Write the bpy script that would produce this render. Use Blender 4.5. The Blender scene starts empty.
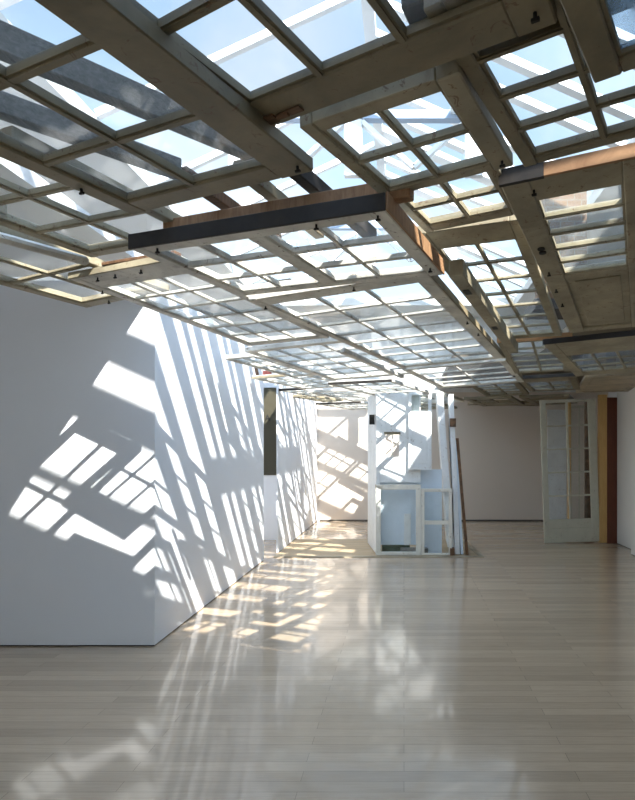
import bpy, bmesh, math, random
from mathutils import Vector, Matrix
R = math.radians
random.seed(7)
scene = bpy.context.scene
COL = scene.collection
EYE = 1.6
SKY0, SKY1 = .80, 2.8

# ------------------------------------------------------------------ materials
def new_mat(name):
    m = bpy.data.materials.new(name); m.use_nodes = True
    nt = m.node_tree; nt.nodes.clear()
    out = nt.nodes.new('ShaderNodeOutputMaterial')
    return m, nt, out

def principled(nt, out, color=(.8,.8,.8), rough=.6):
    b = nt.nodes.new('ShaderNodeBsdfPrincipled')
    b.inputs['Base Color'].default_value = (*color, 1); b.inputs['Roughness'].default_value = rough
    nt.links.new(b.outputs[0], out.inputs[0])
    return b

def noise(nt, scale, detail=4, rough=.6, vec=None, dist=0):
    n = nt.nodes.new('ShaderNodeTexNoise')
    n.inputs['Scale'].default_value = scale; n.inputs['Detail'].default_value = detail
    n.inputs['Roughness'].default_value = rough; n.inputs['Distortion'].default_value = dist
    if vec is not None: nt.links.new(vec, n.inputs['Vector'])
    return n

def ramp(nt, fac, stops):
    r = nt.nodes.new('ShaderNodeValToRGB')
    els = r.color_ramp.elements
    while len(els) < len(stops): els.new(.5)
    for e, (p, c) in zip(els, stops):
        e.position = p; e.color = (*c, 1) if len(c) == 3 else c
    nt.links.new(fac, r.inputs[0])
    return r

def coords(nt, scale=(1,1,1), kind='Object'):
    tc = nt.nodes.new('ShaderNodeTexCoord'); mp = nt.nodes.new('ShaderNodeMapping')
    mp.inputs['Scale'].default_value = scale
    nt.links.new(tc.outputs[kind], mp.inputs['Vector'])
    return mp.outputs[0]

def bump(nt, height, bsdf, strength=.2, dist=.01):
    b = nt.nodes.new('ShaderNodeBump'); b.inputs['Strength'].default_value = strength; b.inputs['Distance'].default_value = dist
    nt.links.new(height, b.inputs['Height']); nt.links.new(b.outputs[0], bsdf.inputs['Normal'])

def paint(name, base, grime=(.20,.15,.09), wood=(.16,.09,.045), wear=.5, rough=.55):
    """old oil paint: uneven tone, grimy patches, chips to the wood"""
    m, nt, out = new_mat(name); b = principled(nt, out, base, rough)
    v = coords(nt)
    n1 = noise(nt, 2.6, 5, .65, v, .4)
    dk = tuple(c*.6 for c in base) if wear > .1 else tuple(c*.9 for c in base)
    r1 = ramp(nt, n1.outputs[0], [(.36, dk), (.6, base)])
    n2 = noise(nt, 9, 8, .72, v, .8)
    f2 = ramp(nt, n2.outputs[0], [(.60 - .04*wear, (0,0,0)), (.74, (.75,)*3)])
    mx = nt.nodes.new('ShaderNodeMixRGB'); nt.links.new(f2.outputs[0], mx.inputs[0])
    nt.links.new(r1.outputs[0], mx.inputs[1]); mx.inputs[2].default_value = (*grime, 1)
    n3 = noise(nt, 21, 6, .7, v, 1.2)
    f3 = ramp(nt, n3.outputs[0], [(.64 - .04*wear, (0,0,0)), (.655 - .04*wear, (.85,.85,.85))])
    mx2 = nt.nodes.new('ShaderNodeMixRGB'); nt.links.new(f3.outputs[0], mx2.inputs[0])
    nt.links.new(mx.outputs[0], mx2.inputs[1]); mx2.inputs[2].default_value = (*wood, 1)
    nt.links.new(mx2.outputs[0], b.inputs['Base Color'])
    bump(nt, n3.outputs[0], b, .25, .004)
    return m

def wood(name, c1, c2, scale=(3,40,3), rough=.7, sc=3.0):
    m, nt, out = new_mat(name); b = principled(nt, out, c1, rough)
    v = coords(nt, scale)
    n = noise(nt, sc, 6, .65, v, .6)
    r = ramp(nt, n.outputs[0], [(.3, c1), (.7, c2)])
    nt.links.new(r.outputs[0], b.inputs['Base Color']); bump(nt, n.outputs[0], b, .3, .004)
    return m

def glass(name, tint=(.93,.97,.97), dust=.22, rough=.03, dustcol=(.85,.88,.88), bumpy=0):
    m, nt, out = new_mat(name)
    tr = nt.nodes.new('ShaderNodeBsdfTransparent'); tr.inputs[0].default_value = (*tint, 1)
    gl = nt.nodes.new('ShaderNodeBsdfGlossy'); gl.inputs['Roughness'].default_value = rough
    gl.inputs[0].default_value = (1,1,1,1)
    fr = nt.nodes.new('ShaderNodeLayerWeight'); fr.inputs[0].default_value = .5
    pw = nt.nodes.new('ShaderNodeMath'); pw.operation = 'POWER'; pw.inputs[1].default_value = 5
    nt.links.new(fr.outputs['Facing'], pw.inputs[0])
    ma = nt.nodes.new('ShaderNodeMath'); ma.operation = 'MULTIPLY_ADD'; ma.inputs[1].default_value = .30; ma.inputs[2].default_value = .02
    nt.links.new(pw.outputs[0], ma.inputs[0])
    m1 = nt.nodes.new('ShaderNodeMixShader')
    nt.links.new(ma.outputs[0], m1.inputs[0]); nt.links.new(tr.outputs[0], m1.inputs[1]); nt.links.new(gl.outputs[0], m1.inputs[2])
    tl = nt.nodes.new('ShaderNodeBsdfTranslucent'); tl.inputs[0].default_value = (*dustcol, 1)
    v = coords(nt); n = noise(nt, 5, 7, .7, v, 1.0)
    f = ramp(nt, n.outputs[0], [(.32, (dust*.35,)*3), (.75, (dust*1.7,)*3)])
    m2 = nt.nodes.new('ShaderNodeMixShader')
    nt.links.new(f.outputs[0], m2.inputs[0]); nt.links.new(m1.outputs[0], m2.inputs[1]); nt.links.new(tl.outputs[0], m2.inputs[2])
    nt.links.new(m2.outputs[0], out.inputs[0])
    if bumpy:
        n2 = noise(nt, 60, 2, .5, v)
        bp = nt.nodes.new('ShaderNodeBump'); bp.inputs['Strength'].default_value = 1; bp.inputs['Distance'].default_value = .01
        nt.links.new(n2.outputs[0], bp.inputs['Height'])
        for s in (gl, fr, tl): nt.links.new(bp.outputs[0], s.inputs['Normal'])
    return m

def plain(name, col, rough=.6, metal=0, var=.06, nscale=3):
    m, nt, out = new_mat(name); b = principled(nt, out, col, rough); b.inputs['Metallic'].default_value = metal
    n = noise(nt, nscale, 4, .6, coords(nt))
    r = ramp(nt, n.outputs[0], [(.3, tuple(c*(1-var) for c in col)), (.7, tuple(min(1, c*(1+var)) for c in col))])
    nt.links.new(r.outputs[0], b.inputs['Base Color'])
    return m

M = {}
M['cream']  = paint('cream paint', (.40,.345,.23), wear=.7)
M['tan']    = paint('tan paint', (.26,.215,.13), wear=.6)
M['white']  = paint('old white paint', (.78,.75,.67), wear=.45)
M['clean']  = paint('white paint', (.80,.82,.82), grime=(.5,.48,.42), wear=.05)
M['grey']   = paint('greyed paint', (.52,.50,.40), wear=.1)
M['ivory']  = paint('ivory paint', (.76,.74,.66), wear=.1)
M['beige']  = paint('beige board paint', (.46,.38,.26), grime=(.33,.25,.14), wear=.2, rough=.5)
M['rot']    = wood('rotten brown wood', (.05,.028,.014), (.22,.11,.05))
M['raw']    = wood('raw brown wood', (.22,.11,.05), (.42,.24,.12))
M['orange'] = wood('orange stained wood', (.36,.17,.06), (.52,.29,.13))
M['black']  = wood('charred black wood', (.012,.010,.009), (.035,.028,.022))
M['timber'] = wood('weathered grey timber', (.10,.095,.085), (.26,.25,.23), (30,3,30))
M['dark']   = wood('dark timber', (.035,.03,.026), (.09,.08,.07), (30,3,30))
M['pine']   = wood('yellow pine', (.50,.29,.09), (.62,.39,.15), (30,30,2), .5)
M['redbrown'] = wood('red brown door', (.10,.022,.010), (.16,.045,.02), (20,20,2), .5)
M['olive']  = plain('olive sign board', (.055,.048,.026), .6)
M['ink']    = plain('black lettering', (.006,.006,.006), .5)
M['iron']   = plain('dark iron', (.02,.018,.016), .5, .6)
M['brass']  = plain('dull brass', (.25,.16,.06), .45, .8)
M['red']    = plain('faded red paint', (.42,.10,.08), .5)
M['glass']  = glass('old dusty glass', (.985,.995,.99), .03)
M['clear']  = glass('clear pane', (.985,.995,.995), .02)
M['murky']  = glass('murky pane', (.95,.97,.96), .06)
M['ripple'] = glass('rippled obscure glass', (.80,.86,.90), .30, .12, (.62,.72,.78), 1)
M['frost']  = plain('sky-tinted blue sheet', (.66,.75,.84), .25)  # sky reflection of the glass put into a flat bluish colour
M['steel']  = plain('white painted steel', (.80,.82,.84), .45)
M['bsteel'] = plain('blue grey steel', (.30,.38,.50), .5)
M['green']  = plain('green reflection tint', (.05,.075,.035), .7, 0, .5, 14)  # mottled green of a reflection, given to a solid slab
M['brick']  = None

def brick_mat():
    m, nt, out = new_mat('old brown brick'); b = principled(nt, out, (.2,.12,.07), .85)
    t = nt.nodes.new('ShaderNodeTexBrick'); v = coords(nt, (1,1,1))
    mp = nt.nodes.new('ShaderNodeMapping'); mp.inputs['Rotation'].default_value = (R(90),0,0)
    nt.links.new(v, mp.inputs[0]); nt.links.new(mp.outputs[0], t.inputs['Vector'])
    t.inputs['Color1'].default_value = (.22,.13,.07,1); t.inputs['Color2'].default_value = (.15,.09,.05,1)
    t.inputs['Mortar'].default_value = (.2,.17,.13,1); t.inputs['Scale'].default_value = 4.5
    nt.links.new(t.outputs[0], b.inputs['Base Color'])
    return m
M['brick'] = brick_mat()

def wall_mat(name, col):
    m, nt, out = new_mat(name); b = principled(nt, out, col, .75)
    n = noise(nt, 1.2, 4, .6, coords(nt))
    r = ramp(nt, n.outputs[0], [(.3, tuple(c*.97 for c in col)), (.7, col)])
    nt.links.new(r.outputs[0], b.inputs['Base Color'])
    n2 = noise(nt, 180, 2, .5, coords(nt)); bump(nt, n2.outputs[0], b, .05, .002)
    return m
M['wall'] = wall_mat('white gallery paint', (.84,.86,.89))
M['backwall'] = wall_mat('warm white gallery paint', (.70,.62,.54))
M['rightwall'] = wall_mat('shaded white gallery paint', (.66,.64,.60))  # weaker light on the right walls put into a duller white
M['roof'] = wall_mat('roof lining', (.62,.62,.60))
M['dim'] = wall_mat('bounce-cutting grey', (.22,.21,.19))  # dark tone that cuts bounced light near the camera
M['darkroof'] = wall_mat('brown roof lining', (.16,.13,.09))

def floor_mat(name, base, rough, coat):
    m, nt, out = new_mat(name); b = principled(nt, out, base, rough)
    v = coords(nt)
    t = nt.nodes.new('ShaderNodeTexBrick'); nt.links.new(v, t.inputs['Vector'])
    t.offset = .37; t.offset_frequency = 2; t.squash = 1
    t.inputs['Scale'].default_value = 1; t.inputs['Brick Width'].default_value = 1.35; t.inputs['Row Height'].default_value = .083
    t.inputs['Mortar Size'].default_value = .0012; t.inputs['Bias'].default_value = 0
    t.inputs['Color1'].default_value = (*[c*.87 for c in base], 1)
    t.inputs['Color2'].default_value = (*[min(1, c*1.10) for c in base], 1)
    t.inputs['Mortar'].default_value = (*[c*.45 for c in base], 1)
    g = noise(nt, 4, 6, .65, coords(nt, (1.2, 22, 1)), .5)
    gr = ramp(nt, g.outputs[0], [(.3, (.86,.85,.83)), (.7, (1.05,1.04,1.03))])
    mx = nt.nodes.new('ShaderNodeMixRGB'); mx.blend_type = 'MULTIPLY'; mx.inputs[0].default_value = 1
    nt.links.new(t.outputs[0], mx.inputs[1]); nt.links.new(gr.outputs[0], mx.inputs[2])
    nt.links.new(mx.outputs[0], b.inputs['Base Color'])
    b.inputs['Coat Weight'].default_value = coat; b.inputs['Coat Roughness'].default_value = .07
    w = noise(nt, 5, 3, .5, coords(nt, (.6, 3, 1)))
    wr = ramp(nt, w.outputs[0], [(.3, (rough*.8,)*3), (.7, (rough*1.25,)*3)])
    nt.links.new(wr.outputs[0], b.inputs['Roughness'])
    bump(nt, w.outputs[0], b, .10, .01)
    return m
M['floor'] = floor_mat('pale limed maple boards', (.53,.41,.285), .19, .5)
M['inset'] = floor_mat('unfinished tan boards', (.50,.38,.24), .6, 0)

# ------------------------------------------------------------------ mesh helpers
class MB:
    def __init__(self): self.bm = bmesh.new(); self.n = 0
    def box(self, x0, x1, y0, y1, z0, z1, mat=None, bevel=0):
        ge = bmesh.ops.create_cube(self.bm, size=1)['verts']
        for v in ge:
            v.co = Vector(((x0+x1)/2 + v.co.x*(x1-x0), (y0+y1)/2 + v.co.y*(y1-y0), (z0+z1)/2 + v.co.z*(z1-z0)))
            if mat is not None: v.co = mat @ v.co
        return self
    def bar(self, a, b, w, h, up=(0,0,1)):
        """rectangular bar from a to b, w wide, h high"""
        a, b = Vector(a), Vector(b); d = (b-a); L = d.length; d.normalize()
        up = Vector(up)
        if abs(d.dot(up)) > .98: up = Vector((0,1,0))
        s = d.cross(up).normalized(); u = s.cross(d).normalized()
        mt = Matrix(((s.x, d.x, u.x, a.x), (s.y, d.y, u.y, a.y), (s.z, d.z, u.z, a.z), (0,0,0,1)))
        return self.box(-w/2, w/2, 0, L, -h/2, h/2, mt)
    def cyl(self, a, b, r, seg=10):
        a, b = Vector(a), Vector(b); d = b-a
        q = d.to_track_quat('Z', 'Y').to_matrix().to_4x4(); q.translation = (a+b)/2
        bmesh.ops.create_cone(self.bm, cap_ends=True, segments=seg, radius1=r, radius2=r, depth=d.length, matrix=q)
        return self
    def poly(self, pts, z0, z1):
        lo = [self.bm.verts.new((p[0], p[1], z0)) for p in pts]; hi = [self.bm.verts.new((p[0], p[1], z1)) for p in pts]
        n = len(pts)
        self.bm.faces.new(lo[::-1]); self.bm.faces.new(hi)
        for i in range(n): self.bm.faces.new((lo[i], lo[(i+1)%n], hi[(i+1)%n], hi[i]))
        return self
    def build(self, name, mat, parent=None, bevel=0):
        bmesh.ops.recalc_face_normals(self.bm, faces=self.bm.faces[:])
        if bevel:
            bmesh.ops.bevel(self.bm, geom=self.bm.edges[:], offset=bevel, segments=1, affect='EDGES', clamp_overlap=True)
        me = bpy.data.meshes.new(name); self.bm.to_mesh(me); self.bm.free()
        me.materials.append(mat)
        o = bpy.data.objects.new(name, me); COL.objects.link(o)
        if parent: o.parent = parent
        return o

def tag(o, label, cat, group=None):
    o['label'] = label; o['category'] = cat; o['kind'] = 'thing'
    if group: o['group'] = group
    return o
def empty(name, label, cat, loc=(0,0,0), rz=0, group=None):
    o = bpy.data.objects.new(name, None); COL.objects.link(o); o.location = loc; o.rotation_euler = (0,0,rz); o.empty_display_size = .1
    return tag(o, label, cat, group)
def struct(name, mb, mat, bevel=0):
    o = mb.build(name, mat, None, bevel); o['kind'] = 'structure'; return o

# ------------------------------------------------------------------ the setting
XL, XR, YB = -2.03, 3.475, 12.39
struct('floor', MB().box(-7, 6, -4, 14, -.12, 0), M['floor'])
struct('floor_inset', MB().box(-1.94, 1.13, 8.26, 9.86, 0, .004), M['inset'])
struct('trim_1', MB().box(-1.94, 1.20, 8.19, 8.26, 0, .012), M['beige'])
sb = MB(); sb.poly([(1.13,8.26),(1.20,8.26),(1.03,9.86),(.96,9.86)], .004, .012); struct('trim_2', sb, M['beige'])
# left partition block: a face towards the room's near end and a long flank
struct('wall_front', MB().box(-4.9, XL, 4.478, 4.60, .012, 2.98), M['wall'])
struct('wall_left', MB().box(XL-.12, XL, 4.60, 7.96, .012, 2.98), M['wall'])
struct('wall_left_far', MB().box(-1.975, -1.95, 8.51, YB, .012, 2.80), M['wall'])
struct('baseboard_front', MB().box(-4.9, XL-.01, 4.49, 4.59, 0, .012), M['ink'])
struct('baseboard_left', MB().box(XL-.11, XL-.01, 4.60, 7.95, 0, .012), M['ink'])
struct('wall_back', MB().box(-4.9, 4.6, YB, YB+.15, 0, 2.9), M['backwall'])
struct('wall_back_upper', MB().box(-4.9, 4.6, YB, YB+.15, 2.9, 4.75), M['clean'])  # upper wall made whiter to brighten the panes seen against it
struct('trim_3', MB().box(1.02, 4.6, 4.28, 4.64, 2.70, 2.78), M['dark'])
struct('baseboard_back', MB().box(-1.9, 4.4, YB-.008, YB, 0, .03), M['dark'])
struct('wall_side_room', MB().box(-4.8, -2.10, 9.78, 9.88, 0, 2.80), M['wall'])
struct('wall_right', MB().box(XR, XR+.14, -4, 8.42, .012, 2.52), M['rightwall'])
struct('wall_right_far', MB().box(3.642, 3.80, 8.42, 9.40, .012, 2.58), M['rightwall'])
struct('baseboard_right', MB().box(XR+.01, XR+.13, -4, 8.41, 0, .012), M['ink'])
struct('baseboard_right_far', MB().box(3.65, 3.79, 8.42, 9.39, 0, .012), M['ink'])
# outer shell and roof around the skylight, plus unseen light-blocking slabs
struct('wall_outer_left', MB().box(-5.05, -4.9, -4, YB+.15, 0, 4.75), M['wall'])
struct('wall_outer_right', MB().box(4.6, 4.75, -4, YB+.15, 0, 4.75), M['wall'])
nw = MB(); nw.box(-4.9, 4.6, -4.15, -4, 0, 1.0).box(-4.9, 4.6, -4.15, -4, 2.3, 4.75).box(-4.9, -4.4, -4.15, -4, 1.0, 2.3).box(-1.2, 4.6, -4.15, -4, 1.0, 2.3)
struct('wall_near', nw, M['wall'])
wf = MB()
for x in (-4.4, -2.83, -1.26): wf.box(x, x+.06, -4.12, -4.04, 1.0, 2.3)
wf.box(-4.4, -1.2, -4.12, -4.04, 1.0, 1.06).box(-4.4, -1.2, -4.12, -4.04, 2.24, 2.3)
struct('fill_window_1', wf, M['clean'])  # added window behind the camera, brings fill daylight to the front wall
RZ = 4.6
rf = MB()
OX0, OX1, OY0, OY1 = -2.9, 2.30, -.38, 11.4  # opening edges set by where the sunlight should land
rf.box(-4.9, OX0, -4, YB, RZ, RZ+.15); rf.box(OX1, 4.6, -4, YB, RZ, RZ+.15)
rf.box(OX0, OX1, -4, OY0, RZ, RZ+.15); rf.box(OX0, OX1, OY1, YB, RZ, RZ+.15)
struct('roof', rf, M['roof'])
lc = MB()
lc.box(1.95, 4.6, 4.3, YB, 3.0, 3.08); lc.box(.75, 1.95, 8.3, YB, 3.0, 3.08)
struct('ceiling_low', lc, M['darkroof'])
struct('sky_block_near', MB().box(-4.9, 4.6, -4, .78, 2.80, 2.88), M['dim'])  # unseen slab added to keep sky light off the near floor
struct('sun_block_left', MB().box(-4.9, -1.97, .72, 4.45, 3.0, 3.08), M['wall'])  # slab added to keep sun off the upper left of the front wall

# ------------------------------------------------------------------ skylight steel and added shading pieces above the opening
RX, EZ, SL = -.35, RZ+.15, .45           # ridge line, eave height, pitch
def rz_(x): return EZ + ((OX1-x) if x > RX else (x-OX0)*(OX1-RX)/(RX-OX0))*SL
gb = MB(); V = [(OX0-.02, EZ), (OX1+.02, EZ), (RX, rz_(RX)+.08)]
lo = [gb.bm.verts.new((x, OY0-.12, z)) for x, z in V]; hi = [gb.bm.verts.new((x, OY0-.04, z)) for x, z in V]
gb.bm.faces.new(lo); gb.bm.faces.new(hi[::-1])
for q in range(3): gb.bm.faces.new((lo[q], lo[(q+1)%3], hi[(q+1)%3], hi[q]))
struct('gable_sun_block', gb, M['roof'])  # gable end closed to stop sun reaching the lower front wall
def truss(y, label):
    t = empty('roof_truss', label, 'truss', (0, y, EZ), 0, None)
    post_x = [-1.9, -.58, .8]
    for x in post_x: MB().box(x-.10, x+.10, -.04, .04, -.02, rz_(x)-EZ-.05).build('post', M['steel'], t)
    MB().box(-2.1, 1.1, -.05, .05, .62, .72).build('tie', M['bsteel'], t)
    for a, b in zip(post_x, post_x[1:]):
        m = (a+b)/2
        for p in (a+.1, b-.1):
            MB().bar((p,0,.60), (m,0,.08), .05, .08, (0,1,0)).build('brace', M['steel'], t)
    return t
for y, l in ((6.3, 'white steel roof truss crossing the sky behind the near panes'),
             (9.4, 'white steel roof truss high over the upright doors')): truss(y, l)
o = MB().box(RX-.06, RX+.06, OY0, OY1, rz_(RX)-.06, rz_(RX)+.06).build('ridge_beam', M['steel'])
tag(o, 'white ridge beam along the top of the skylight', 'beam')
k = 0
def rafter(y, w, right=True, label=None):
    x1 = OX1 if right else OX0
    o = MB().bar((RX,0,0), (x1,0,EZ-rz_(RX)), w, .07).build('skylight_rafter', M['steel']); o.location = (0, y, rz_(RX)+.02)
    return tag(o, label, 'rafter', 'right slope skylight rafters' if right else 'left slope skylight rafters')
ys = [(-.34,.06), (.05,.05), (1.06,.20), (1.62,.24), (2.02,.10), (2.36,.20), (2.80,.26), (3.22,.12), (3.60,.30), (4.15,.14), (4.62,.24),
      (5.3,.10), (5.75,.10), (6.56,.10), (7.05,.12), (7.5,.20), (8.2,.10), (8.7,.22), (9.64,.10), (10.1,.18), (10.6,.10), (11.3,.10)]  # uneven widths and gaps shaped to streak the left walls with shade
for y, w_ in ys:
    rafter(y, w_, True, 'white sloping glazing rafter on the right slope of the skylight')
for y in (.0, 1.3, 2.6, 3.9, 5.2, 6.5, 7.8, 9.1, 10.4, 11.3):
    rafter(y, .06, False, 'white sloping glazing rafter on the left slope of the skylight')
def sheet(y0, y1, xa, xb, label):
    m = MB(); za, zb = rz_(xa), rz_(xb); c = Vector(((xa+xb)/2, (y0+y1)/2, (za+zb)/2+.10))
    m.bar((xa-c.x, 0, za+.10-c.z), (xb-c.x, 0, zb+.10-c.z), y1-y0, .012)
    o = m.build('shade_sheet', M['steel']); o.location = c
    return tag(o, label, 'shade sheet')
o = MB(); o.bar((.655,1.62,rz_(.655)-.05), (.655,6.4,rz_(.655)-.05), .26, .05); o = o.build('shade_plank', M['steel'])  # added plank, shades a long band of the side wall
tag(o, 'broad white plank added under the right slope rafters to shade the side wall', 'plank')
sheet(.43, .70, RX, OX1, 'unseen white sheet added over the near skylight bay to shade the front wall')  # out-of-view sheet, throws a dark band across the front wall

# ------------------------------------------------------------------ salvaged sashes and doors of the hung ceiling
def panel(name, label, cat, x, y, h, az, W, L, tu=0, tv=0, sections=((2,2),), t=.045, sw=(.06,.06), rails=None,
          mid=None, mw=.022, paintm='cream', glassm='glass', edge=None, side=None, hooks=(), missing=(), group=None, plate=None, solids=()):
    """a sash lying flat: W across, L along; sections from the near end to the far end are (columns, rows, share) lights between
    rails; sections in solids are boarded."""
    MT = .022 if y > 3 else .030
    az = R(az); s, c = math.sin(az), math.cos(az)
    d1 = Vector((s, c, tu)).normalized(); d2 = Vector((c, -s, tv)); d2 = (d2 - d1*d2.dot(d1)).normalized(); n = d2.cross(d1)
    n = d2.cross(d1)
    n = Vector((n.x, n.y, n.z));
    if n.z < 0: n = -n
    r = empty(name, label, cat, group=group)
    mtx = Matrix(((d2.x, d1.x, n.x, x), (d2.y, d1.y, n.y, y), (d2.z, d1.z, n.z, EYE+h), (0,0,0,1)))
    r.matrix_world = mtx
    P = M[paintm]
    secs = [(q if len(q) == 3 else (*q, q[1])) for q in sections]
    nr = len(secs)+1
    rails = rails or [.07]*nr
    avail = L - sum(rails); tot = sum(q[2] for q in secs)
    hw, hl = W/2, L/2
    e = .0
    MB().box(-hw, -hw+sw[0], -hl, hl, 0, t).build('stile', P, r, .004)
    MB().box(hw-sw[1], hw, -hl, hl, 0, t).build('stile', P, r, .004)
    yy = -hl; mun = MB(); gl = MB(); gc = 0; mc = 0
    xi0, xi1 = -hw+sw[0], hw-sw[1]
    for k in range(nr):
        MB().box(xi0, xi1, yy, yy+rails[k], .002, t-.002).build('rail', P, r, .004)
        yy += rails[k]
        if k == nr-1: break
        cols, rows, sh = secs[k]; ln = avail*sh/tot
        spans = [(xi0, xi1)]
        if mid and k not in solids:
            mx = xi0 + (xi1-xi0)*mid[0]
            MB().box(mx-mid[1]/2, mx+mid[1]/2, yy, yy+ln, .001, t-.001).build('mullion', P, r, .003)
            spans = [(xi0, mx-mid[1]/2), (mx+mid[1]/2, xi1)]
        if k in solids:
            b = MB().box(xi0, xi1, yy, yy+ln, .016, t-.012)
            b.box(xi0+.04, xi1-.04, yy+.04, yy+ln-.04, .010, .016).build('board_panel', P, r, .003)
        else:
            for (a, b) in spans:
                cw = (b-a)/cols; rh = ln/rows
                for i in range(1, cols):
                    mun.box(a+i*cw-mw/2, a+i*cw+mw/2, yy, yy+ln, .007, MT); mc += 1
                    mun.box(a+i*cw-mw*.28, a+i*cw+mw*.28, yy, yy+ln, .002, .007)
                for j in range(1, rows):
                    mun.box(a, b, yy+j*rh-mw/2, yy+j*rh+mw/2, .008, MT-.001); mc += 1
                    mun.box(a, b, yy+j*rh-mw*.28, yy+j*rh+mw*.28, .003, .008)
                # inner mouldings round the opening
                for (p0, p1, q0, q1) in ((a, a+.009, yy, yy+ln), (b-.009, b, yy, yy+ln), (a, b, yy, yy+.009), (a, b, yy+ln-.009, yy+ln)):
                    mun.box(p0, p1, q0, q1, .010, MT-.003); mc += 1
                for i in range(cols):
                    for j in range(rows):
                        if (k, i, j) in missing: continue
                        gl.box(a+i*cw+.002, a+(i+1)*cw-.002, yy+j*rh+.002, yy+(j+1)*rh-.002, MT-.009, MT-.006); gc += 1
        yy += ln
    if mc: mun.build('muntin_grid', P, r)
    else: mun.bm.free()
    if gc: gl.build('glass', M[glassm], r)
    else: gl.bm.free()
    if edge: MB().box(-hw-.002, hw+.002, -hl-.012, -hl, -.001, edge[1]).build('edge_board', M[edge[0]], r, .002)
    if side: MB().box(hw, hw+.010, -hl, hl, .001, side[1]).build('edge_strip', M[side[0]], r, .002)
    for (u, v) in hooks:
        px, py = u*hw, v*hl
        MB().cyl((px, py, .002), (px, py, -.014), .0045, 8).bar((px-.008, py, -.016), (px+.010, py, -.016), .008, .007).build('hook', M['iron'], r)
    if plate:
        px, py = plate[0]*hw, plate[1]*hl
        MB().cyl((px, py-.022, .001), (px, py-.022, -.006), .017, 14).cyl((px, py+.022, .001), (px, py+.022, -.006), .017, 14).bar((px, py-.02, -.003), (px, py+.02, -.003), .012, .006).cyl((px, py, -.002), (px, py, -.012), .007, 10).build('lock_plate', M['iron'], r)
    return r

W_, D_ = 'salvaged_window', 'salvaged_door_leaf'
# nearest row
panel(W_, 'big cream large-paned sash at the upper left of the ceiling with grey timber above', 'window', -.872, 1.477, .893, 22.7, .81, 1.05, .03, .012,
      sections=((2,3),), rails=[.06,.085], sw=(.07,.125), mw=.03, paintm='tan', glassm='clear', hooks=((-.93,.55),(.93,.9)))
tm = panel(W_, 'large-paned tan sash at the top middle with a rusted corner hinge', 'window', -.231, 1.11, .945, 28.5, .90, .74, 0, 0,
      sections=((3,2),), rails=[.06,.11], sw=(.09,.09), mw=.026, paintm='tan', glassm='clear', hooks=((.92,.85),))
MB().box(-.42, -.33, .315, .350, -.005, .001).cyl((-.325,.332,-.004), (-.285,.332,-.004), .008).box(-.285, -.24, .320, .345, -.004, .001).build('hinge', M['rot'], tm, .001)
panel(W_, 'small four-paned white sash with streaked glass beside the top middle sash', 'window', .033, 1.735, .95, 25.8, .495, .531, .022, .027,
      sections=((2,2),), rails=[.05,.05], sw=(.045,.065), mw=.02, paintm='cream', glassm='glass', hooks=((.9,.8),))
panel(W_, 'small four-paned sash just behind the streaked white sash', 'window', .209, 2.20, .985, 24.5, .44, .44, .003, .02,
      sections=((2,2),), rails=[.03,.06], sw=(.04,.04), mw=.02, paintm='cream')
panel(W_, 'tan two-column sash with clear sky in its panes at the upper right', 'window', .455, 1.41, .965, 29.7, .53, .74, -.026, .002,
      sections=((2,4),), rails=[.05,.04], sw=(.045,.045), mw=.022, paintm='tan', glassm='clear')
panel(W_, 'sash with rippled obscure glass in the top right corner of the ceiling', 'window', .455, 1.14, .895, 32, .20, .36, 0, .01,
      sections=((1,1),), rails=[.04,.05], sw=(.065,.04), paintm='tan', glassm='ripple')
kd = panel(D_, 'long cream glazed door with black keyhole plate at the right of the ceiling', 'door', .986, 2.876, .90, 23.3, .47, 2.12, -.057, .015,
      sections=((1,5,.84),(1,1,1.0)), rails=[.16,.10,.08], sw=(.10,.06), mw=.022, paintm='cream', glassm='murky', edge=('raw',.05), plate=(-.80,-.42),
      hooks=((-.55,-.93),(-.85,-.15),(-.85,.1),(-.85,.35)), solids=(1,))
MB().box(-.239, -.08, -1.078, -1.060, -.004, .054).build('charred_end', M['black'], kd)
panel(D_, 'narrow glazed door with fourteen slim panes between box timber and keyhole door', 'door', .655, 3.496, .965, 20.9, .495, 2.07, -.056, -.005,
      sections=((2,7),), rails=[.20,.07], sw=(.05,.05), mw=.02, paintm='cream', glassm='glass', edge=None)
panel(W_, 'low double casement with a charred black front edge in mid ceiling', 'window', -.495, 2.531, .86, 19.7, 1.182, .763, -.003, -.005,
      sections=((2,3),), rails=[.07,.055], sw=(.06,.065), mid=(.5,.075), mw=.02, paintm='white', edge=('black',.062), side=('raw',.07),
      hooks=((-.8,-.92),(.5,-.92),(.93,-.92),(.95,.7)))
panel(W_, 'longest ceiling sash, three panes wide with a broken pane, behind the charred casement', 'window', .044, 4.39, .90, 18.5, 1.098, 2.784, -.002, .045,
      sections=((3,8),), rails=[.13,.07], sw=(.055,.085), mw=.02, paintm='white', missing=((0,2,2),), side=('tan',.05), hooks=((-.95,-.9),(.2,-.97),(.96,-.2),(.96,.1)))
panel(W_, 'white ceiling sash over the corner of the left wall with hooks along its front rail', 'window', -1.22, 3.645, .905, 22.5, .76, 1.555, -.066, .009,
      sections=((3,6),), rails=[.17,.06], sw=(.055,.05), mw=.02, paintm='white', edge=('cream',.035), hooks=((-.55,-.95),(-.2,-.95),(-.96,-.75),(.3,-.95)))
panel(W_, 'square-paned sash at the left of the ceiling above a white round pole', 'window', -1.40, 2.25, .97, 18.3, .70, .92, .03, .02,
      sections=((2,3),), rails=[.05,.06], sw=(.05,.05), mw=.028, paintm='cream', glassm='clear')
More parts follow.
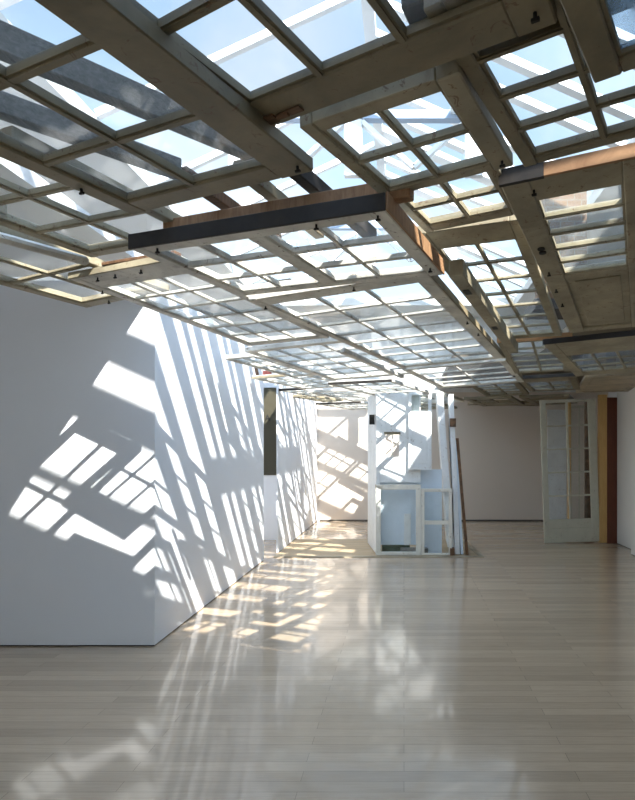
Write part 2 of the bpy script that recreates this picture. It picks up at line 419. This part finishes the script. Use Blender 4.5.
panel(W_, 'leftmost ceiling sash against the top of the near white wall', 'window', -2.01, 3.13, .985, 22.2, .74, 1.02, -.005, .045,
      sections=((2,2),), rails=[.05,.08], sw=(.06,.05), mw=.035, paintm='cream', glassm='glass', hooks=((-.3,.92),(.4,.93)))
panel(W_, 'sash at the far left of the ceiling cut by the picture edge', 'window', -2.10, 2.08, .985, 20, .62, .76, .0, .03,
      sections=((2,3),), rails=[.05,.05], sw=(.05,.05), mw=.03, paintm='cream', glassm='glass')
# middle distance
panel(W_, 'wide many-paned white sash beyond the wall corner, next to the left wall', 'window', -.704, 5.944, .93, 23.7, 1.154, 1.681, -.054, .018,
      sections=((4,6),), rails=[.07,.06], sw=(.06,.05), mw=.02, paintm='white')
panel(W_, 'two-column white sash hanging above the upright doors', 'window', .789, 6.75, .90, 19.2, 1.158, 1.60, -.023, .039,
      sections=((2,4),), rails=[.06,.09], sw=(.07,.07), mw=.025, paintm='white', glassm='glass', plate=(.9,.3), side=('tan',.05))
panel(D_, 'two-column slatted glazed door with a bright orange wood front edge', 'door', 1.376, 5.60, .93, 17, .645, 1.58, -.042, .01,
      sections=((2,5),), rails=[.05,.06], sw=(.05,.09), mw=.022, paintm='cream', glassm='glass', edge=('orange',.05))
panel(D_, 'dark-paned cream door with a long black front edge at the right', 'door', 1.951, 5.324, .88, 26.6, .832, 1.684, -.043, .014,
      sections=((3,3),), rails=[.55,.22], sw=(.10,.07), mw=.024, paintm='cream', glassm='murky', edge=('black',.045))
panel(D_, 'dim two-paned sash hanging just before the standing glazed door', 'door', 2.074, 7.78, .92, 20, .749, 1.60, -.003, .006,
      sections=((2,2),), rails=[.45,.10], sw=(.07,.09), mw=.03, paintm='tan', glassm='murky', edge=('black',.04))
panel(D_, 'smooth beige flush door lying flat over the right wall end', 'door', 2.93, 7.85, .925, 14, .80, 2.0, 0, 0,
      sections=((1,1),), rails=[.10,.10], sw=(.08,.08), paintm='beige', solids=(0,))
panel(D_, 'cream boarded door above the right wall, partly out of the frame', 'door', 2.84, 5.35, .90, 22, .66, 1.9, -.02, 0,
      sections=((1,1),(1,1)), rails=[.10,.10,.10], sw=(.09,.08), paintm='cream', solids=(0,1))
# far distance
panel(W_, 'narrow white sash between the wide many-paned sash and the left wall', 'window', -1.47, 6.25, .93, 22, .38, 1.25, -.03, .02,
      sections=((2,5),), rails=[.06,.06], sw=(.05,.04), mw=.02, paintm='white')
panel(W_, 'white sash touching the end of the left wall just before the dark doorway', 'window', -1.38, 7.62, .93, 22, .80, 1.25, -.01, .02,
      sections=((3,5),), rails=[.06,.06], sw=(.05,.04), mw=.02, paintm='white', edge=('cream',.03))
panel(W_, 'three-paned-wide white sash left of the upright doors', 'window', -.30, 7.85, .86, 22, .92, 1.5, -.01, .0,
      sections=((3,6),), rails=[.06,.08], sw=(.05,.05), mw=.02, paintm='white', edge=('black',.03))
panel(W_, 'narrow sash along the far left wall beyond the dark doorway', 'window', -1.56, 8.95, .92, 22, .46, 1.0, 0, .0,
      sections=((2,4),), rails=[.06,.08], sw=(.05,.05), mw=.02, paintm='white', edge=('black',.03))
panel(W_, 'white sash over the passage beyond the dark doorway', 'window', -.82, 9.08, .88, 22, .82, 1.5, -.01, 0,
      sections=((2,6),), rails=[.07,.06], sw=(.05,.05), mw=.022, paintm='white')
panel(W_, 'farthest left ceiling sash, in the back corner by the sunlit wall', 'window', -.95, 10.95, .86, 22, .95, 1.5, 0, 0,
      sections=((3,5),), rails=[.08,.08], sw=(.06,.05), mw=.024, paintm='white', edge=('black',.03))
panel(W_, 'slim pale sash by the far end of the left wall', 'window', -1.58, 10.15, .93, 22, .40, 1.2, 0, 0,
      sections=((2,4),), rails=[.06,.06], sw=(.05,.05), mw=.02, paintm='cream')
panel(W_, 'white sash directly behind the upright doors', 'window', .32, 9.45, .87, 20, 1.05, 1.7, 0, .02,
      sections=((3,5),), rails=[.07,.07], sw=(.06,.06), mw=.024, paintm='white')
panel(W_, 'last pale sash before the back wall behind the upright doors', 'window', .35, 11.25, .88, 22, 1.1, 1.5, 0, 0,
      sections=((3,4),), rails=[.08,.08], sw=(.06,.06), mw=.026, paintm='cream')
panel(D_, 'dim tan glazed door right of the upright doors', 'door', 1.50, 8.55, .93, 18, .72, 1.65, -.01, .01,
      sections=((2,4),), rails=[.10,.10], sw=(.08,.08), mw=.03, paintm='tan', glassm='murky', edge=('rot',.03))
panel(D_, 'dim tan panelled door with a dark hollow near the back wall', 'door', 1.75, 10.45, .90, 20, .85, 1.7, 0, 0,
      sections=((2,2),(1,1)), rails=[.14,.12,.14], sw=(.11,.10), mw=.05, paintm='tan', missing=((0,1,0),(0,1,1)), solids=(1,), glassm='murky')
panel(D_, 'tan panelled door hung behind the top of the standing glazed door', 'door', 2.75, 10.35, .92, 22, .85, 1.75, 0, 0,
      sections=((2,1),(2,2)), rails=[.14,.12,.14], sw=(.11,.10), mw=.05, paintm='tan', glassm='murky', solids=(0,))
panel(D_, 'tan board door in the back right corner of the ceiling', 'door', 2.2, 11.45, .95, 78, .70, 1.6, 0, 0,
      sections=((1,1),), rails=[.12,.12], sw=(.10,.10), paintm='tan', solids=(0,))

# loose boards, poles and timbers among the sashes
def beam(name, label, cat, a, b, w, h, mat, bevel=.004):
    A = Vector((a[0], a[1], a[2]+EYE)); B = Vector((b[0], b[1], b[2]+EYE)); c = (A+B)/2
    o = MB().bar(A-c, B-c, w, h).build(name, M[mat], None, bevel); o.location = c
    return tag(o, label, cat)
beam('roof_timber', 'heavy weathered grey timber crossing above the big upper left sash', 'timber', (-1.46,1.12,1.11), (-.47,2.12,1.11), .05, .085, 'timber')
beam('roof_timber', 'second grey brown timber lower left above the big upper left sash', 'timber', (-1.62,1.31,1.06), (-.85,2.08,1.06), .05, .07, 'timber')
beam('roof_timber', 'dark timber end lying across the top middle sash', 'timber', (.02,1.32,1.10), (.45,1.16,1.10), .16, .20, 'dark')
beam('roof_timber', 'brown sunlit timber on top of the charred casement edge', 'timber', (-1.04,2.41,.962), (.03,2.025,.962), .05, .075, 'raw')
beam('ceiling_joist', 'black joist in the gap between the upper left sash and charred casement', 'joist', (-.42,2.05,1.06), (-.15,2.62,1.02), .05, .06, 'black')
beam('ceiling_joist', 'pale joist in the gap left of the black joist', 'joist', (-.62,2.05,1.06), (-.40,2.62,1.03), .05, .05, 'tan')
beam('ceiling_joist', 'brown joist in the gap over the left end of the charred casement', 'joist', (-.85,2.10,1.06), (-.62,2.70,1.03), .05, .05, 'rot')
bt = beam('box_timber', 'long box timber with dark mortises beside the longest sash', 'timber', (.26,2.76,.915), (.94,4.70,.868), .075, .085, 'cream')
dv = Vector((.74, 2.10, -.047)).normalized()
for f in (.30, 1.15):
    MB().bar(dv*(f-1.10) + Vector((0,0,-.0435)), dv*(f-1.02) + Vector((0,0,-.0435)), .035, .004).build('mortise_dark', M['black'], bt)  # flat black plate gives the dark of a mortise hole
beam('gap_bar', 'short black bar standing in for the rotten gap between the charred casement and the longest sash', 'board', (-.97,3.20,.93), (-.62,3.06,.935), .05, .03, 'black')  # black bar takes the place of a dark gap
beam('white_pole', 'white round-edged pole below the square-paned left sash', 'pole', (-1.98,2.22,.955), (-1.60,2.79,.955), .045, .045, 'white', .015)
beam('broken_board', 'short dark rotten board on the front rail of the sash over the wall corner', 'board', (-1.62,2.98,1.0), (-1.15,2.80,1.0), .05, .02, 'rot')
beam('long_rail', 'long bright rail running beside the longest sash towards the upright doors', 'rail', (-.52,4.62,.84), (-.02,6.30,.84), .045, .04, 'white')
beam('wood_scrap', 'small brown wood scrap standing at the top of the left wall', 'scrap', (-1.93,7.24,.985), (-1.96,7.27,1.10), .04, .03, 'rot')
beam('red_scrap', 'small faded red scrap beside the brown scrap over the left wall', 'scrap', (-1.86,7.28,1.015), (-1.76,7.26,1.015), .06, .06, 'red')
beam('cross_board', 'pale board spanning from the longest sash to the slatted door', 'board', (.60,6.02,.985), (1.15,5.82,.985), .10, .025, 'cream')

# brick pier behind the keyhole door, up in the roof space
tag(MB().box(1.10, 1.43, 4.3, 4.62, 2.78, 3.75).build('brick_pier', M['brick']), 'brown brick pier seen through the panes of the keyhole door', 'pier')

# ------------------------------------------------------------------ the column of upright doors
GY = 8.22
def mx(px): return (px-404)/550*GY
def mz(py): return EYE+(450-py)/550*GY
def upright(name, label, cat, px0, px1, py0, py1, y, sections, t=.04, sw=.05, rails=None, paintm='clean', glassm='clear', mw=.02, solids=(), missing=(), lock=None, tilt=0):
    x0, x1, z0, z1 = mx(px0), mx(px1), max(mz(py1), .013), mz(py0)
    r = empty(name, label, cat, ((x0+x1)/2, y, z0)); r.rotation_euler = (tilt, 0, 0)
    W = x1-x0; H = z1-z0; P = M[paintm]; hw = W/2
    for s in (-1, 1):
        a, b = (-hw, -hw+sw) if s < 0 else (hw-sw, hw)
        MB().box(a, b, 0, t, 0, H).build('stile', P, r, .003)
    secs = [(q if len(q) == 3 else (*q, q[1])) for q in sections]
    rails = rails or [sw]*(len(secs)+1); avail = H-sum(rails); tot = sum(q[2] for q in secs); zz = 0
    mun = MB(); gl = MB(); mc = gc = 0
    for k in range(len(rails)):
        MB().box(-hw+sw, hw-sw, .001, t-.001, zz, zz+rails[k]).build('rail', P, r, .003); zz += rails[k]
        if k == len(secs): break
        cols, rows, sh = secs[k]; ln = avail*sh/tot; a, b = -hw+sw, hw-sw
        if k in solids:
            MB().box(a, b, t*.35, t*.7, zz, zz+ln).box(a+.02, b-.02, t*.2, t*.35, zz+.03, zz+ln-.03).build('board_panel', P, r, .003)
        else:
            cw, rh = (b-a)/cols, ln/rows
            for i in range(1, cols): mun.box(a+i*cw-mw/2, a+i*cw+mw/2, .003, t-.003, zz, zz+ln); mc += 1
            for j in range(1, rows): mun.box(a, b, .004, t-.004, zz+j*rh-mw/2, zz+j*rh+mw/2); mc += 1
            for i in range(cols):
                for j in range(rows):
                    if (k, i, j) in missing: continue
                    gl.box(a+i*cw+.002, a+(i+1)*cw-.002, t*.6, t*.6+.003, zz+j*rh+.002, zz+(j+1)*rh-.002); gc += 1
        zz += ln
    if mc: mun.build('muntin_grid', P, r)
    else: mun.bm.free()
    if gc: gl.build('glass', M[glassm], r)
    else: gl.bm.free()
    if lock:
        MB().box(lock[0]*hw-.03, lock[0]*hw+.03, -.012, 0, lock[1]*H-.06, lock[1]*H+.06).build('lock_box', M['iron'], r, .003)
    return r

upright('low_window', 'low white window standing on the floor at left of the door column', 'window', 375.5, 421, 485, 557, 8.28, ((1,1),), t=.05, sw=.075, rails=[.05,.075], paintm='ivory', glassm='clear')
upright('low_window', 'low two-paned white window on the floor at right of the door column', 'window', 421.3, 452.5, 489, 557, 8.29, ((1,2),), t=.04, sw=.05, rails=[.03,.05], mw=.06, paintm='ivory', glassm='clear')
upright('small_door_leaf', 'narrow white door with two panes hanging high in the door column', 'door', 408.5, 432, 391, 470, 8.34, ((1,1,2.4),(2,1,.75)), t=.04, sw=.05, rails=[.06,.05,.05], paintm='clean', glassm='murky', solids=(0,))
# broad white leaf with a little opening
wl = empty('white_board', 'broad white board with a small square opening at the left of the door column', 'panel', (mx(392.5), 8.41, .013))
a, b, H = mx(376)-mx(392.5), mx(421)-mx(392.5), mz(389)
ox0, ox1, oz0, oz1 = mx(385)-mx(392.5), mx(399)-mx(392.5), mz(458), mz(435)
bm_ = MB(); bm_.box(a, ox0, 0, .035, mz(484), H); bm_.box(ox1, b, 0, .035, mz(484), H); bm_.box(ox0, ox1, 0, .035, mz(484), oz0); bm_.box(ox0, ox1, 0, .035, oz1, H)
bm_.build('board', M['clean'], wl)
MB().box(a, a+.05, -.012, 0, 0, H).build('stile', M['clean'], wl, .003)
MB().box(ox0-.02, ox1+.02, -.010, 0, oz1, oz1+.04).build('opening_lintel', M['tan'], wl)
MB().box((ox0+ox1)/2-.01, (ox0+ox1)/2+.01, .005, .03, oz0, oz1).build('opening_bar', M['white'], wl)
# pale blue sheets behind the low windows
s1 = MB().box(mx(379)-mx(415), mx(423)-mx(415), 0, .012, .14, mz(470)).box(mx(423)-mx(415), mx(443)-mx(415), 0, .012, .013, mz(470)).build('pale_sheet', M['frost']); s1.location = (mx(415), 8.47, .0); tag(s1, 'sky-tinted blue sheet standing behind the two low windows', 'sheet')
MB().box(mx(404)-mx(415), mx(411)-mx(415), -.02, -.002, .14, .62).build('upright_strip', M['clean'], s1)
g = MB().box(-.25, .18, -.05, .05, 0, .13).build('reflection_slab', M['green'], None, .01); g.location = (mx(398), 8.52, .004); tag(g, 'dark green slab standing in for a reflection behind the low window at floor level', 'slab')  # solid slab stands in for a greenish reflection
g = MB().box(-.22, .2, -.06, .06, 0, .10).build('grey_block', M['timber'], None, .01); g.location = (mx(415), 8.42, .004); g.rotation_euler = (0,0,.05); tag(g, 'small grey block behind the low windows in the door column', 'block')
# left flank and right flank
def slab_thing(name, label, cat, p0, p1, z0, z1, t, mat, lean=0, topshift=(0,0)):
    a = Vector(p0); b = Vector(p1); c = (a+b)/2; d = (b-a).normalized(); nrm = Vector((-d.y, d.x))
    r = empty(name, label, cat, (c.x, c.y, z0))
    m = MB(); hl = (b-a).length/2
    m.box(-hl, hl, -t/2, t/2, 0, z1-z0)
    for v in m.bm.verts:
        f = v.co.z/(z1-z0)
        l = Vector((d.x*v.co.x + nrm.x*v.co.y + topshift[0]*f, d.y*v.co.x + nrm.y*v.co.y + topshift[1]*f, v.co.z)); v.co = l
    m.build('leaf', M[mat], r, .003)
    return r, d, nrm
r, d, n_ = slab_thing('white_door_leaf', 'white door standing on edge as the left flank of the door column', 'door', (-.405, 8.40), (-.60, 9.40), .013, 2.50, .04, 'clean')
MB().box(-.03, .05, -.46, -.40, 1.98, 2.13).build('lock_box', M['iron'], r, .003)
MB().box(.065, .10, -.50, -.44, .98, 1.06).build('latch', M['brass'], r, .003)
r, d, n_ = slab_thing('white_door_leaf', 'white door edge leaning left at the right of the door column', 'door', (.715, 8.36), (.74, 9.1), .12, 2.45, .10, 'clean', 0, (-.17, 0))
MB().box(-.035, .035, -.46, -.34, -.107, .0).build('wood_foot', M['rot'], r)
MB().box(-.035, .06, -.41, -.385, 1.83, 1.96).build('lock_box', M['rot'], r, .003)
slab_thing('white_door_leaf', 'second white door edge standing at the far right of the door column', 'door', (.815, 8.36), (.85, 9.0), .013, 2.45, .075, 'clean', 0, (-.10, 0))
slab_thing('pale_board', 'pale blue board leaning beside the right edge of the door column', 'board', (.885, 8.36), (.93, 9.0), .013, 1.75, .04, 'frost', 0, (-.10, 0))
slab_thing('brown_batten', 'dark brown batten leaning against the right of the door column', 'batten', (.955, 8.32), (.96, 8.36), .013, 1.78, .045, 'rot', 0, (-.15, 0))

# ------------------------------------------------------------------ right end: standing glazed doors, pine post, red brown door
def standing_glazed(label, x0, x1, y, top, rows, cols, paintm, sw=.12, bot=.44, rz=0, sl=None, lean=0):
    r = empty('glazed_door_leaf', label, 'door', ((x0+x1)/2, y, .02), rz); r.rotation_euler = (0, lean, rz); hw = (x1-x0)/2; P = M[paintm]
    sl = sl or sw
    MB().box(-hw, -hw+sl, 0, .045, 0, top).build('stile', P, r, .003); MB().box(hw-sw, hw, 0, .045, 0, top).build('stile', P, r, .003)
    MB().box(-hw+sl, hw-sw, .001, .044, 0, bot*.62).build('rail', P, r, .003)
    MB().box(-hw+sl, hw-sw, .004, .041, bot*.62, bot).build('rail', P, r, .003)
    MB().box(-hw+sl, hw-sw, .001, .044, top-.05, top).build('rail', P, r, .003)
    a, b = -hw+sl, hw-sw; m = MB(); g = MB(); cw = (b-a)/cols; rh = (top-.05-bot)/rows
    for i in range(1, cols): m.box(a+i*cw-.014, a+i*cw+.014, .004, .041, bot, top-.05)
    for j in range(1, rows): m.box(a, b, .005, .040, bot+j*rh-.013, bot+j*rh+.013)
    m.build('muntin_grid', P, r)
    for i in range(cols):
        for j in range(rows): g.box(a+i*cw+.002, a+(i+1)*cw-.002, .024, .027, bot+j*rh, bot+(j+1)*rh)
    g.build('glass', M['clear'], r)
    return r
standing_glazed('tall grey-white ten-paned glazed door standing at the right', 2.41, 3.36, 9.42, 2.45, 5, 2, 'grey', .13, .40, 0, .095, R(-1.9))
standing_glazed('second glazed door leaning behind the ten-paned door', 3.02, 3.42, 10.1, 2.40, 1, 2, 'grey', .07, .3, R(-12))
beam('pine_stud', 'slim pine stud standing behind the ten-paned glazed door', 'stud', (2.93, 9.75, -1.595), (2.93, 9.75, .88), .05, .05, 'pine')
beam('white_board', 'white board added to lighten the left panes of the ten-paned door', 'board', (3.22, 11.6, -1.595), (3.22, 11.6, .85), .40, .025, 'clean')  # added board, brightens the view through the left panes
beam('dark_board', 'dark brown board standing behind the right panes of the glazed door', 'board', (3.30, 9.80, -1.595), (3.30, 9.80, .88), .17, .03, 'rot')
beam('pine_post', 'yellow pine post standing right of the ten-paned glazed door', 'post', (3.41, 9.46, -1.59), (3.41, 9.46, .95), .13, .10, 'pine')
struct('door_1', MB().box(3.47, 3.80, 9.42, 9.47, 0, 2.5), M['redbrown'])

# ------------------------------------------------------------------ sign at the end of the side room
sg = empty('sign_board', 'dark olive sign board with black letters in the left doorway', 'sign', (-2.42, 9.775, 1.155))
MB().box(-.32, .30, -.03, 0, 0, 1.55).build('board', M['olive'], sg)
cu = bpy.data.curves.new('letters', 'FONT'); cu.body = 'TA'; cu.size = .155; cu.extrude = .003; cu.align_x = 'RIGHT'
tmp = bpy.data.objects.new('lettering_curve', cu); COL.objects.link(tmp); bpy.context.view_layer.update()
me_ = bpy.data.meshes.new_from_object(tmp.evaluated_get(bpy.context.evaluated_depsgraph_get())); bpy.data.objects.remove(tmp)
to = bpy.data.objects.new('lettering', me_); COL.objects.link(to); to.parent = sg; to.location = (.053, -.034, .96); to.rotation_euler = (R(90), 0, 0)
me_.materials.clear(); me_.materials.append(M['ink'])

# ------------------------------------------------------------------ light, sky, camera
sun = bpy.data.lights.new('sun', 'SUN'); sun.energy = 10; sun.angle = R(.5); sun.color = (1, .97, .92)
so = bpy.data.objects.new('sun', sun); COL.objects.link(so)
so.rotation_euler = Vector((-.65, 1, -1.0)).to_track_quat('-Z', 'Y').to_euler()
w = bpy.data.worlds.new('sky'); scene.world = w; w.use_nodes = True
nt = w.node_tree; bg = nt.nodes['Background']
tc = nt.nodes.new('ShaderNodeTexCoord'); sx = nt.nodes.new('ShaderNodeSeparateXYZ'); nt.links.new(tc.outputs['Generated'], sx.inputs[0])
r = ramp(nt, sx.outputs[2], [(0, (.80,.90,1.0)), (.35, (.56,.78,1.0)), (1, (.40,.62,1.0))])
n = noise(nt, 2.2, 6, .6, tc.outputs['Generated'], .3)
cf = ramp(nt, n.outputs[0], [(.48, (0,0,0)), (.70, (.45,.45,.45))])
mxs = nt.nodes.new('ShaderNodeMixRGB'); nt.links.new(cf.outputs[0], mxs.inputs[0]); nt.links.new(r.outputs[0], mxs.inputs[1]); mxs.inputs[2].default_value = (1,1,1,1)
nt.links.new(mxs.outputs[0], bg.inputs[0])
dp = nt.nodes.new('ShaderNodeVectorMath'); dp.operation = 'DOT_PRODUCT'; nt.links.new(tc.outputs['Generated'], dp.inputs[0])
dp.inputs[1].default_value = Vector((.65,-1,1)).normalized()
st = nt.nodes.new('ShaderNodeMapRange'); st.inputs['From Min'].default_value = -.15; st.inputs['From Max'].default_value = 1.0
st.inputs['To Min'].default_value = SKY0; st.inputs['To Max'].default_value = SKY1
nt.links.new(dp.outputs['Value'], st.inputs['Value'])
hz = nt.nodes.new('ShaderNodeMapRange'); hz.inputs['From Min'].default_value = .15; hz.inputs['From Max'].default_value = .55
hz.inputs['To Min'].default_value = 1.9; hz.inputs['To Max'].default_value = 1.0; nt.links.new(sx.outputs[2], hz.inputs['Value'])
ml = nt.nodes.new('ShaderNodeMath'); ml.operation = 'MULTIPLY'; nt.links.new(st.outputs[0], ml.inputs[0]); nt.links.new(hz.outputs[0], ml.inputs[1])
nt.links.new(ml.outputs[0], bg.inputs[1])

cam = bpy.data.cameras.new('camera'); co = bpy.data.objects.new('camera', cam); COL.objects.link(co)
co.location = (0, 0, EYE); co.rotation_euler = (R(90), 0, 0)
cam.sensor_fit = 'HORIZONTAL'; cam.sensor_width = 36; cam.lens = 550/635*36
cam.shift_x = -86.5/635; cam.shift_y = 50/635 ; cam.clip_start = .05
scene.camera = co

scene.view_settings.view_transform = 'Standard'; scene.view_settings.look = 'None'
scene.view_settings.gamma = 1; scene.view_settings.use_curve_mapping = False
scene.view_settings.exposure = 0.42
cy = scene.cycles
cy.max_bounces = 10; cy.diffuse_bounces = 6; cy.glossy_bounces = 4; cy.transmission_bounces = 6; cy.transparent_max_bounces = 24
cy.caustics_reflective = False; cy.caustics_refractive = False
cy.sample_clamp_indirect = 6
cy.use_denoising = True
